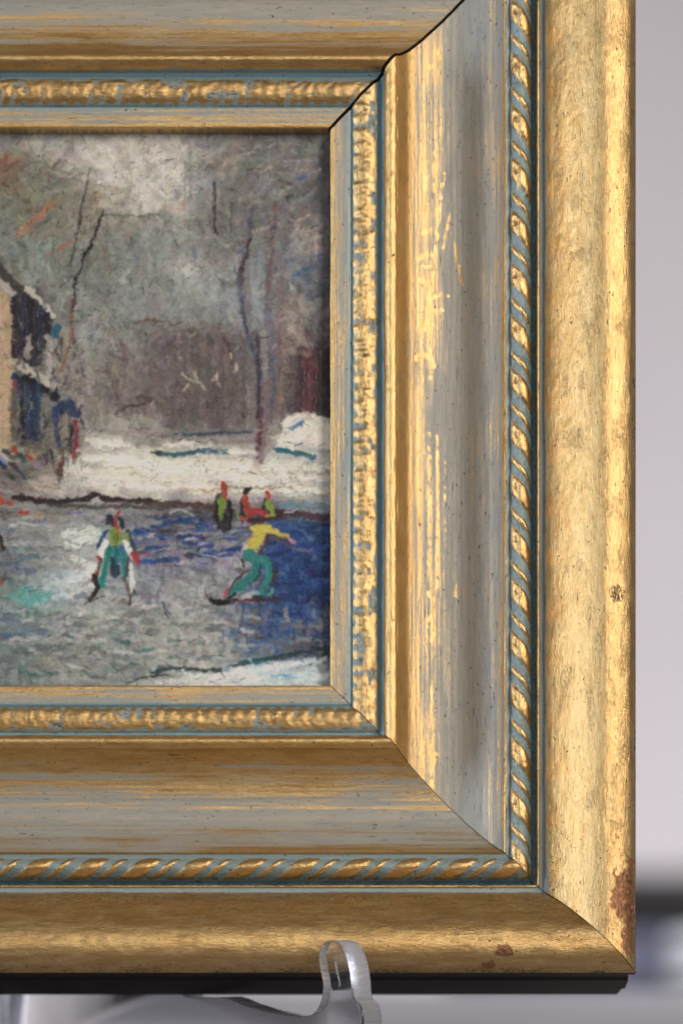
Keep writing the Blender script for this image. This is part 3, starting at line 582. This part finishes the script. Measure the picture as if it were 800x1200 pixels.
for i in range(150):
    x = rng.uniform(14, 98); y = rng.uniform(352, 548)
    if 350 < y < 400 and x > 62: continue
    T([(x, y - rng.uniform(2, 8)), (x + rng.normal(0, 3), y + rng.uniform(2, 8))], rng.uniform(2, 5), [(40, 42, 58), (54, 60, 84), (92, 84, 80), (62, 56, 58), (128, 116, 106), (34, 34, 42), (104, 94, 88)][i % 7], .6, .6, rough=.9, dry=.7)
# --- three small onlookers
T([(254, 588), (252, 602), (256, 618)], 5, (36, 30, 34), .95); T([(268, 588), (270, 604), (268, 618)], 7, (36, 30, 36), .95); T([(262, 604), (262, 620)], 8, (48, 40, 46), .85); T([(254, 584), (258, 578)], 4, (40, 34, 34), .9)
T([(262, 568), (263, 576), (262, 583)], 7.5, (180, 58, 44), .97, .6); T([(260, 588), (259, 597), (260, 610)], 9, (112, 146, 50), .95, .6, w2=3); T([(258, 580), (258, 586)], 3, (84, 92, 40), .9)
T([(284, 586), (283, 600), (285, 612)], 5, (42, 34, 38), .9); T([(288, 576), (292, 573)], 8, (38, 34, 40), .97, .5); T([(287, 584), (290, 594), (293, 604)], 9, (192, 64, 46), .97, .6); T([(296, 599), (304, 598), (308, 602)], 8, (204, 50, 54), .95, .6); T([(283, 606), (287, 610)], 4.5, (204, 66, 48), .95)
T([(310, 586), (309, 598)], 4, (44, 50, 40), .9); T([(314, 578), (315, 584)], 6.5, (196, 62, 54), .97, .6); T([(313, 590), (318, 598), (320, 602)], 8, (128, 156, 64), .95, .6); T([(311, 604), (318, 604)], 3, (196, 176, 60), .85)
T([(292, 610), (310, 608), (330, 606)], 6, (64, 38, 44), .85); T([(298, 612), (306, 611)], 7, (72, 42, 40), .85); T([(276, 596), (279, 606)], 4, (124, 140, 70), .6)
# --- skater in green and white with a red hat
T([(126, 612), (128, 606), (132, 614)], 7, (34, 44, 54), .92); T([(141, 608), (143, 616)], 6, (34, 50, 58), .92); T([(139, 599), (136, 606), (134, 616)], 4.4, (186, 54, 48), .97, .6); T([(136, 619), (138, 626)], 6, (204, 62, 46), .95, .6)
T([(133, 622), (133, 638)], 8, (114, 138, 48), .95, .5); T([(141, 624), (143, 636)], 6, (120, 144, 50), .95, .5); T([(136, 626), (138, 640)], 3, (80, 96, 40), .8); T([(127, 622), (121, 630), (115, 642)], 4, (44, 62, 100), .92); T([(149, 622), (155, 634), (157, 648)], 5, (50, 62, 76), .92)
T([(148, 626), (151, 634)], 4, (120, 142, 52), .85); T([(124, 634), (119, 645), (118, 656)], 6.5, (194, 192, 192), .92, .6); T([(147, 636), (151, 644), (154, 652)], 6, (190, 188, 190), .92, .6); T([(129, 639), (131, 645)], 3, (52, 84, 140), .9); T([(142, 640), (143, 646)], 4.5, (52, 84, 140), .9)
T([(114, 653), (117, 657)], 5, (166, 56, 62), .9); T([(157, 651), (161, 655)], 8.5, (190, 58, 54), .97, .6); T([(161, 651), (168, 650), (176, 650)], 2, (176, 62, 56), .9); T([(160, 657), (162, 660)], 5, (196, 60, 56), .9)
T([(128, 645), (124, 662), (120, 684)], 9, (42, 112, 112), .95, .5); T([(136, 644), (136, 662)], 8, (40, 106, 108), .95, .5); T([(143, 648), (146, 662), (146, 674)], 7, (46, 116, 116), .95, .5); T([(133, 655), (133, 676)], 6, (30, 46, 62), .92); T([(138, 664), (137, 677)], 5, (34, 50, 68), .9)
T([(117, 655), (115, 668), (113, 674)], 5, (88, 66, 54), .9); T([(112, 674), (114, 686)], 7, (44, 36, 38), .95); T([(115, 686), (112, 694), (106, 702)], 5.5, (32, 32, 38), .95); T([(112, 672), (114, 673)], 3, (186, 66, 50), .9); T([(100, 709), (110, 703), (122, 699)], 2.4, (58, 52, 50), .85)
T([(149, 655), (149, 668), (147, 678)], 4, (70, 56, 52), .85); T([(146, 677), (149, 690), (153, 702)], 4.5, (92, 78, 70), .9); T([(138, 706), (146, 703), (152, 709)], 4, (112, 92, 82), .85); T([(154, 664), (155, 678), (154, 692)], 6, (184, 180, 178), .85, .5); T([(156, 692), (152, 708)], 3, (50, 44, 46), .85)
# --- bending skater in yellow with green trousers
T([(288, 640), (286, 648)], 6, (176, 170, 172), .85); T([(284, 655), (288, 648), (296, 625)], 3, (120, 96, 120), .7)
T([(306, 622), (300, 634), (294, 645)], 13, (228, 200, 48), .97, .7); T([(298, 620), (308, 619), (316, 620)], 8, (232, 204, 46), .97, .7); T([(310, 619), (322, 623), (336, 630)], 8.5, (226, 198, 54), .97, .7, w2=5.5)
T([(309, 634), (307, 642)], 3, (150, 130, 60), .7); T([(314, 629), (311, 640), (304, 648)], 5, (70, 46, 58), .9); T([(318, 630), (330, 636), (342, 640)], 6, (76, 64, 92), .85); T([(338, 632), (344, 636)], 4.5, (172, 128, 130), .92); T([(322, 627), (334, 633)], 2, (140, 120, 60), .8)
T([(284, 656), (286, 663)], 4, (40, 38, 44), .85); T([(292, 650), (298, 656), (302, 662)], 15, (50, 108, 106), .97, .5); T([(302, 664), (296, 676), (284, 684), (274, 695)], 12, (46, 104, 104), .97, .55, w2=10); T([(308, 655), (315, 664), (315, 676), (308, 694)], 9.5, (52, 110, 108), .97, .55)
T([(306, 662), (304, 674), (294, 683)], 2.6, (36, 44, 46), .85); T([(286, 672), (276, 681), (268, 694)], 3, (52, 40, 44), .85); T([(318, 656), (322, 668), (319, 682)], 3, (50, 40, 46), .85); T([(305, 676), (302, 690)], 4, (84, 72, 96), .75); T([(324, 672), (318, 690)], 4, (60, 48, 52), .75)
T([(266, 690), (263, 698)], 4, (190, 56, 80), .92); T([(247, 704), (256, 706), (268, 705)], 7, (28, 30, 40), .97, .5); T([(268, 701), (276, 698)], 6, (36, 54, 62), .92); T([(266, 705), (290, 703), (326, 702)], 3.4, (78, 40, 50), .92); T([(298, 699), (308, 699)], 5, (40, 50, 58), .9); T([(316, 696), (319, 692)], 3, (90, 150, 100), .9); T([(280, 705), (296, 704)], 2, (170, 52, 60), .8)
# --- broken, dragged touches over everything, then the weave of the canvas
def figure(x, y): return (100 < x < 180 and 595 < y < 712) or (244 < x < 348 and 562 < y < 710)
def warp(A, ax, ay):
    xi = np.clip(np.arange(W)[None] + ax / RES, 0, W - 1.001); yi = np.clip(np.arange(H)[:, None] + ay / RES, 0, H - 1.001)
    x0 = xi.astype(int); y0 = yi.astype(int); fx = xi - x0; fy = yi - y0
    if A.ndim == 3: fx = fx[..., None]; fy = fy[..., None]
    return (A[y0, x0] * (1 - fx) + A[y0, x0 + 1] * fx) * (1 - fy) + (A[y0 + 1, x0] * (1 - fx) + A[y0 + 1, x0 + 1] * fx) * fy
for n_pass, (cnt, lo, hi) in enumerate(((1900, 2, 9), (1500, 1, 6))):
    for i in range(cnt):
        x = rng.uniform(-2, 389); y = rng.uniform(150, 808)
        if figure(x, y) and rng.random() < .72: continue
        t = rng.normal(1.5, .7) if y < 500 else rng.normal(0.05, .5); r = rng.uniform(1, 7)
        c = IMG[int(np.clip((y + r * math.sin(t) - PY0) / RES, 0, H - 1)), int(np.clip((x + r * math.cos(t) - PX0) / RES, 0, W - 1))] + rng.normal(0, 11) + rng.normal(0, 4, 3)
        l = rng.uniform(lo, hi)
        stroke([(x, y), (x + math.cos(t) * l, y + math.sin(t) * l)], rng.uniform(1.4, 4.2), np.clip(c, 24, 214), rng.uniform(.35, .75), .45, jit=6, rough=.9, dry=.6)
wx = 3.2 * (vnoise(XX / 6, YY / 6, 101) - .5) + 2.2 * (vnoise(XX / 2.6, YY / 2.6, 102) - .5)
wy = 3.2 * (vnoise(XX / 6, YY / 6, 103) - .5) + 2.2 * (vnoise(XX / 2.6, YY / 2.6, 104) - .5)
IMG = warp(IMG, wx, wy); HGT = warp(HGT, wx, wy)
bl = lambda a: (a * 2 + np.roll(a, 1, 0) + np.roll(a, -1, 0) + np.roll(a, 1, 1) + np.roll(a, -1, 1)) / 6
IMG = bl(IMG)
IMG = 110 + (IMG - 110) * 1.24
g_ = IMG.mean(-1, keepdims=True); IMG = g_ + (IMG - g_) * 0.88
for i in range(3000):
    x = rng.uniform(-2, 389); y = rng.uniform(150, 808)
    if figure(x, y) and rng.random() < .6: continue
    t = rng.normal(1.5, .6) if y < 500 and rng.random() < .7 else rng.normal(0.05, .4); l = rng.uniform(1.5, 10)
    c = IMG[int((y - PY0) / RES), int((x - PX0) / RES)] + rng.normal(0, 19) + rng.normal(0, 5, 3)
    if rng.random() < .22: c = c * .55 + rng.uniform(0, 14, 3)
    stroke([(x, y), (x + math.cos(t) * l, y + math.sin(t) * l)], rng.uniform(1.0, 2.4), np.clip(c, 20, 214), rng.uniform(.35, .8), .6, jit=6, rough=.9, dry=.7)
mot = (vnoise(XX / 3.4, YY / 3.0, 105) - .5) * 9 + (vnoise(XX / 9, YY / 7, 106) - .5) * 13 + (vnoise(XX / 1.7, YY / 1.7, 107) - .5) * 6
hue = np.stack([vnoise(XX / 12, YY / 9, 110 + i) - .5 for i in range(3)], -1) * 6
IMG = IMG + (mot[..., None] + hue) * (0.45 + IMG.mean(-1, keepdims=True) / 200)
fine = rng.normal(0, 1, (H, W)); blur = lambda a: (a + np.roll(a, 1, 0) + np.roll(a, -1, 0) + np.roll(a, 1, 1) + np.roll(a, -1, 1)) / 5
weave = np.sin(XX * 2 * np.pi / 4.3 + 1.3 * vnoise(XX / 15, YY / 15, 3)) * np.sin(YY * 2 * np.pi / 4.1 + 1.3 * vnoise(XX / 17 + 40, YY / 13, 4))
wet = vnoise(XX / 33 + 60, YY / 28 + 60, 9)
IMG += (3.4 * blur(fine) * 1.6 + 4.0 * weave * (0.4 + wet))[..., None]
HGT += 0.10 * weave + 0.10 * blur(fine)
# age: fine dark cracks and dirt caught between the strokes
crk = np.abs(vnoise(XX / 5.5 + 20, YY / 4.5, 120) - .5) + 0.35 * np.abs(vnoise(XX / 2.2, YY / 2.2 + 30, 121) - .5)
crk = (1 - sstep(0.03, 0.13, crk)) * sstep(.42, .75, vnoise(XX / 26 + 11, YY / 22, 122))
IMG = IMG * (1 - 0.24 * crk[..., None]) + np.array([26, 20, 18]) * 0.10 * crk[..., None]
ch = IMG.max(-1, keepdims=True) - IMG.min(-1, keepdims=True); g_ = IMG.mean(-1, keepdims=True)
IMG = g_ + (IMG - g_) / (1 + np.maximum(ch - 45, 0) / 260)
IMG[..., 0] -= 0.22 * np.clip(IMG[..., 2] - IMG[..., 0] - 8, 0, 80)
IMG *= 1 - 0.18 * sstep(50, 120, ch)
g_ = IMG.mean(-1, keepdims=True); IMG = g_ + (IMG - g_) * (1 - 0.30 * (1 - sstep(22, 48, ch)))
IMG = np.clip(IMG, 14, 226)
lin = ((IMG / 255 + 0.055) / 1.055) ** 2.4
PIG_GAIN = 1.55
lin = np.clip(lin * PIG_GAIN * np.array([0.97, 1.01, 0.97]), 0.004, 0.86)
HGT = np.clip(HGT * 1.35, -0.45, 0.8)
keep = np.r_[np.arange(0, int((-6 - PX0) / RES), 5), np.arange(int((-6 - PX0) / RES), W)]
Xk, Yk = XX[:, keep], YY[:, keep]
P = np.stack([Xk - 400, 600 - Yk, HGT[:, keep] * 1.0], -1) * S
pig = np.concatenate([lin[:, keep], np.ones(Xk.shape + (1,))], -1)
me = grid_mesh('painting', P, {'pigment': ('FLOAT_COLOR', pig)}, flip=True)
painting = link('painting', me, oil_paint()); painting.matrix_world = ROT
tag(painting, 'oil painting of skaters on a frozen pond set inside the gilded frame', 'painting')
me = bpy.data.meshes.new('canvas_board'); bm = bmesh.new(); bmesh.ops.create_cube(bm, size=1)
for v in bm.verts: v.co = Vector((((PX0 + PX1) / 2 - 400 + v.co.x * (PX1 - PX0)) * S, (600 - (PY0 + PY1) / 2 + v.co.y * (PY1 - PY0)) * S, (-7 + v.co.z * 12) * S))
bm.to_mesh(me); bm.free(); link('canvas_board', me, WOOD, painting)

# ------------------------------------------------------------------ clear acrylic stand
R3 = np.array(ROT.to_3x3())
CAM = R3 @ np.array([0, YC, D])
def ray(px, py):
    d = R3 @ np.array([px - 400, 600 - py - YC, -D]); return d / np.linalg.norm(d)
TABLE_Z = -640.0
AL = math.radians(55)
dv = np.array([math.cos(AL), -math.sin(AL), 0]); nv = np.array([-math.sin(AL), -math.cos(AL), 0])
q = np.array([(374 - 400) * (D - 138) / D, YC + (600 - 1122 - YC) * (D - 138) / D, 138.0]); Q = R3 @ q
def on_plate(px, py):
    d = ray(px, py); t = ((Q - CAM) @ nv) / (d @ nv); p = CAM + d * t - Q
    return (p @ dv, p[2])
HOOK = [on_plate(*p) for p in ((262, 1168), (285, 1177), (312, 1185), (340, 1190), (358, 1191), (369, 1185), (376, 1171), (378, 1154), (375, 1138), (373, 1120), (376, 1108), (385, 1102), (395, 1104), (403, 1113), (409, 1130), (412, 1150), (414, 1170), (420, 1176), (424, 1188), (425, 1206))]
z0 = Q[2]
def loc_a(zl, b):      # distance along the plate where the frame's own depth is zl at height b
    # world y of frame point with local z=zl at world height
    y = (b + z0) * math.tan(LEAN) - zl / math.cos(LEAN)
    return -(y - Q[1]) / math.sin(AL)
base = TABLE_Z - z0
bk = -556.0 - z0
outl = [(HOOK[-1][0], base + 18), (HOOK[-1][0] - 6, base), (HOOK[-1][0] - 60, base), (HOOK[-1][0] - 80, base + 14)]
aB = loc_a(-112, bk); hup = 620
rear = [(aB - 330, base + 14), (aB - 345, base), (aB - 400, base), (aB - 405, base + 20), (loc_a(-112, bk + hup) - 70, bk + hup - 10), (loc_a(-112, bk + hup) - 40, bk + hup + 8), (loc_a(-112, bk + hup), bk + hup)]
up = [(aB, bk + 26), (aB + 3, bk + 4), (loc_a(-97, bk), bk - 3.0), (loc_a(-75, bk), bk - 3.5)]
OUT = HOOK + outl + rear + up

def smooth_closed(pts, sub=3):
    p = np.array(pts); n = len(p); out = []
    for i in range(n):
        a, b, c, d = p[i - 1], p[i], p[(i + 1) % n], p[(i + 2) % n]
        sm = i < len(HOOK) - 1
        for t in (np.linspace(0, 1, sub, endpoint=False) if sm else [0.0]):
            out.append(0.5 * (2 * b + (c - a) * t + (2 * a - 5 * b + 4 * c - d) * t * t + (3 * b - a - 3 * c + d) * t ** 3) if t > 0 else b)
    return np.array(out)

ACR, ACE = acrylic(), acrylic_edge()
stand = bpy.data.objects.new('easel_stand', None); COL.objects.link(stand)
stand.location = Vector((CX * S, 0.0, TABLE_Z * S))
tag(stand, 'clear acrylic display stand whose upturned hook grips the lower edge of the gilded frame', 'display stand')
o2 = smooth_closed(OUT); TH = 27.0
def plate(mirror):
    bm = bmesh.new(); rows = []
    for tt in (0, TH):
        row = []
        for a, b in o2:
            p = Q + dv * a - nv * tt + np.array([0, 0, b])
            x = p[0] - CX
            row.append(bm.verts.new(((-x if mirror else x) * S, p[1] * S, (p[2] - TABLE_Z) * S)))
        rows.append(row)
    n = len(o2)
    f0 = bm.faces.new(rows[0]); f1 = bm.faces.new(rows[1][::-1])
    for i in range(n):
        f = bm.faces.new((rows[0][i], rows[1][i], rows[1][(i + 1) % n], rows[0][(i + 1) % n]))
        f.material_index = 1
    bmesh.ops.recalc_face_normals(bm, faces=bm.faces[:])
    ed = [e for e in bm.edges if any(len(f.verts) > 4 for f in e.link_faces)]
    bmesh.ops.bevel(bm, geom=ed, offset=1.8 * S, segments=3, affect='EDGES', profile=0.5)
    bmesh.ops.triangulate(bm, faces=[f for f in bm.faces if len(f.verts) > 4])
    me = bpy.data.meshes.new('side_plate'); bm.to_mesh(me); bm.free()
    flat = Vector(nv); mir = Vector((-nv[0], nv[1], nv[2]))
    for p in me.polygons: p.use_smooth = abs(p.normal.dot(mir if mirror else flat)) < 0.999 and len(p.vertices) > 3
    me.set_sharp_from_angle(angle=math.radians(38))
    o = link('side_plate', me, ACR, stand); me.materials.append(ACE)
    return o
plate(False); plate(True)

# ------------------------------------------------------------------ table, background furniture, wall
def box(bm, x0, x1, y0, y1, z0, z1, bev=0):
    r = bmesh.ops.create_cube(bm, size=1); vs = r['verts']
    for v in vs: v.co = Vector(((x0 + x1) / 2 + v.co.x * (x1 - x0), (y0 + y1) / 2 + v.co.y * (y1 - y0), (z0 + z1) / 2 + v.co.z * (z1 - z0))) * S
    if bev: bmesh.ops.bevel(bm, geom=list({e for v in vs for e in v.link_edges}), offset=bev * S, segments=3, affect='EDGES', profile=.5)
def boxobj(name, mat, parent, *a, bev=0, loc=(0, 0, 0)):
    bm = bmesh.new(); box(bm, a[0] - loc[0], a[1] - loc[0], a[2] - loc[1], a[3] - loc[1], a[4] - loc[2], a[5] - loc[2], bev)
    me = bpy.data.meshes.new(name); bm.to_mesh(me); bm.free(); return link(name, me, mat, parent)
def root(name, loc):
    o = bpy.data.objects.new(name, None); COL.objects.link(o); o.location = Vector(loc) * S; return o

FLOOR = -3500.0
TOPM = simple('mauve_laminate', (0.33, 0.31, 0.34), 0.65, var=0.06, scale=14)
tl = (-424, 300, FLOOR); table = root('table', tl)
tag(table, 'mauve grey table that the frame and its clear stand rest on', 'table')
boxobj('tabletop', TOPM, table, -2400, 1500, -1100, 2230, TABLE_Z - 110, TABLE_Z, bev=10, loc=tl)
for x in (-2250, 1350):
    for y in (-950, 2080): boxobj('leg', TOPM, table, x - 70, x + 70, y - 70, y + 70, FLOOR, TABLE_Z - 110.5, bev=8, loc=tl)

BLK = simple('black_lacquer', (0.008, 0.0065, 0.009), 0.5, var=0.3, scale=12)
SLATE = simple('slate_blue_lacquer', (0.16, 0.165, 0.24), 0.3, var=0.1, scale=10)
HIGHLIGHT = simple('highlight_white', (0.80, 0.82, 0.86), 0.15, var=0.03, scale=20, coat=0.5)
cl = (1350, 5500, FLOOR); cab = root('chest_of_drawers', cl)
tag(cab, 'blurred black chest with slate blue drawers and white knobs standing in for highlights far behind the frame', 'chest of drawers')
boxobj('top', BLK, cab, 250, 2450, 5200, 6600, -604, -494, bev=12, loc=cl)
boxobj('carcass', BLK, cab, 280, 2420, 5240, 6580, FLOOR, -605, loc=cl)
for (za, zb) in ((-677, -620), (-748, -684), (-1200, -800), (-1700, -1215)):
    d = boxobj('drawer', SLATE, cab, 300, 2400, 5216, 5238, za, zb, bev=6, loc=cl)
    for kx in (835, 1350, 1865):  # made-up white knobs imitate bluish-white highlights on the furniture
        bm = bmesh.new(); bmesh.ops.create_uvsphere(bm, u_segments=24, v_segments=14, radius=1)
        for v in bm.verts: v.co = Vector((v.co.x * 62 + kx - cl[0], v.co.y * 40 + 5180 - cl[1], v.co.z * 29 + (za + zb) / 2 - cl[2])) * S
        me = bpy.data.meshes.new('highlight_knob'); bm.to_mesh(me); bm.free()
        for p in me.polygons: p.use_smooth = True
        link('highlight_knob', me, HIGHLIGHT, d)

WALLM = simple('lavender_grey_wall_paint', (0.60, 0.575, 0.60), 0.85, var=0.03, scale=3, bump=0.1)
w = boxobj('wall', WALLM, None, -12000, 12000, 12800, 13000, FLOOR, 9000); w['kind'] = 'structure'
fl = boxobj('floor', simple('grey_floor', (0.25, 0.24, 0.24), 0.5, var=0.1, scale=6), None, -12000, 12000, -9000, 12799, FLOOR - 100, FLOOR - 1); fl['kind'] = 'structure'

# ------------------------------------------------------------------ lights
def area(name, loc, target, sx, sy, power, col):
    l = bpy.data.lights.new(name, 'AREA'); l.shape = 'RECTANGLE'; l.size = sx; l.size_y = sy; l.energy = power; l.color = col
    o = bpy.data.objects.new(name, l); COL.objects.link(o); o.location = loc
    o.rotation_euler = (Vector(target) - Vector(loc)).to_track_quat('-Z', 'Y').to_euler(); return o
def dirn(az, el, dist):  # azimuth right of / elevation above the frame's own normal
    az, el = math.radians(az), math.radians(el); v = R3 @ np.array([math.sin(az) * math.cos(el), math.sin(el), math.cos(az) * math.cos(el)])
    return tuple(v * dist)
tgt = (0.02, 0, 0)
area('window_light_right', dirn(35, 18, 1.6), tgt, 0.5, 0.7, 14.5, (1.0, 0.89, 0.76))
area('window_light_left', dirn(-76, 6, 1.7), tgt, 0.30, 1.3, 15, (0.80, 0.89, 1.0))
area('wall_fill_light', (0.35, 1.80, -0.42), (0.6, 3.2, 0.1), 0.7, 0.4, 15, (1.0, 0.95, 0.97))  # added light hidden behind the chest, brightens the lower wall

area('knob_fill_light', (0.45, 0.75, 0.62), (0.25, 1.3, -0.17), 0.15, 0.15, 9, (0.90, 0.95, 1.0))  # added light out of view, brightens the drawer fronts and knobs

# the room in front of the frame: dim all round, plus a soft bright spot added for the gold to reflect
wd = bpy.data.worlds.new('World'); scene.world = wd; wd.use_nodes = True
nt = wd.node_tree; n = N(nt); bg = nt.nodes['Background']
g = nt.nodes.new('ShaderNodeTexCoord').outputs['Generated']
fv = dirn(-4, 16, 1.0); dp = nt.nodes.new('ShaderNodeVectorMath'); dp.operation = 'DOT_PRODUCT'
nt.links.new(g, dp.inputs[0]); dp.inputs[1].default_value = fv
nt.links.new(n.mix(n.ramp(dp.outputs['Value'], 0.60, 0.98), (0.18, 0.172, 0.17), (0.42, 0.39, 0.365)), bg.inputs[0])
bg.inputs[1].default_value = 1.0

# ------------------------------------------------------------------ camera
cam = bpy.data.cameras.new('camera'); co = bpy.data.objects.new('camera', cam); COL.objects.link(co)
co.matrix_world = Matrix.Translation(Vector(CAM) * S) @ ROT
cam.sensor_fit = 'VERTICAL'; cam.sensor_height = 36.0; cam.lens = 36.0 * D / 1200.0
cam.shift_y = -YC / 1200.0
cam.clip_start = 0.05; cam.clip_end = 50
cam.dof.use_dof = True; cam.dof.focus_distance = (D - 85) * S; cam.dof.aperture_fstop = 5.6
scene.camera = co
scene.view_settings.view_transform = 'Standard'; scene.view_settings.look = 'None'; scene.view_settings.exposure = 0.0
scene.view_settings.gamma = 1.0
scene.cycles.use_denoising = True
scene.cycles.max_bounces = 10; scene.cycles.transmission_bounces = 10
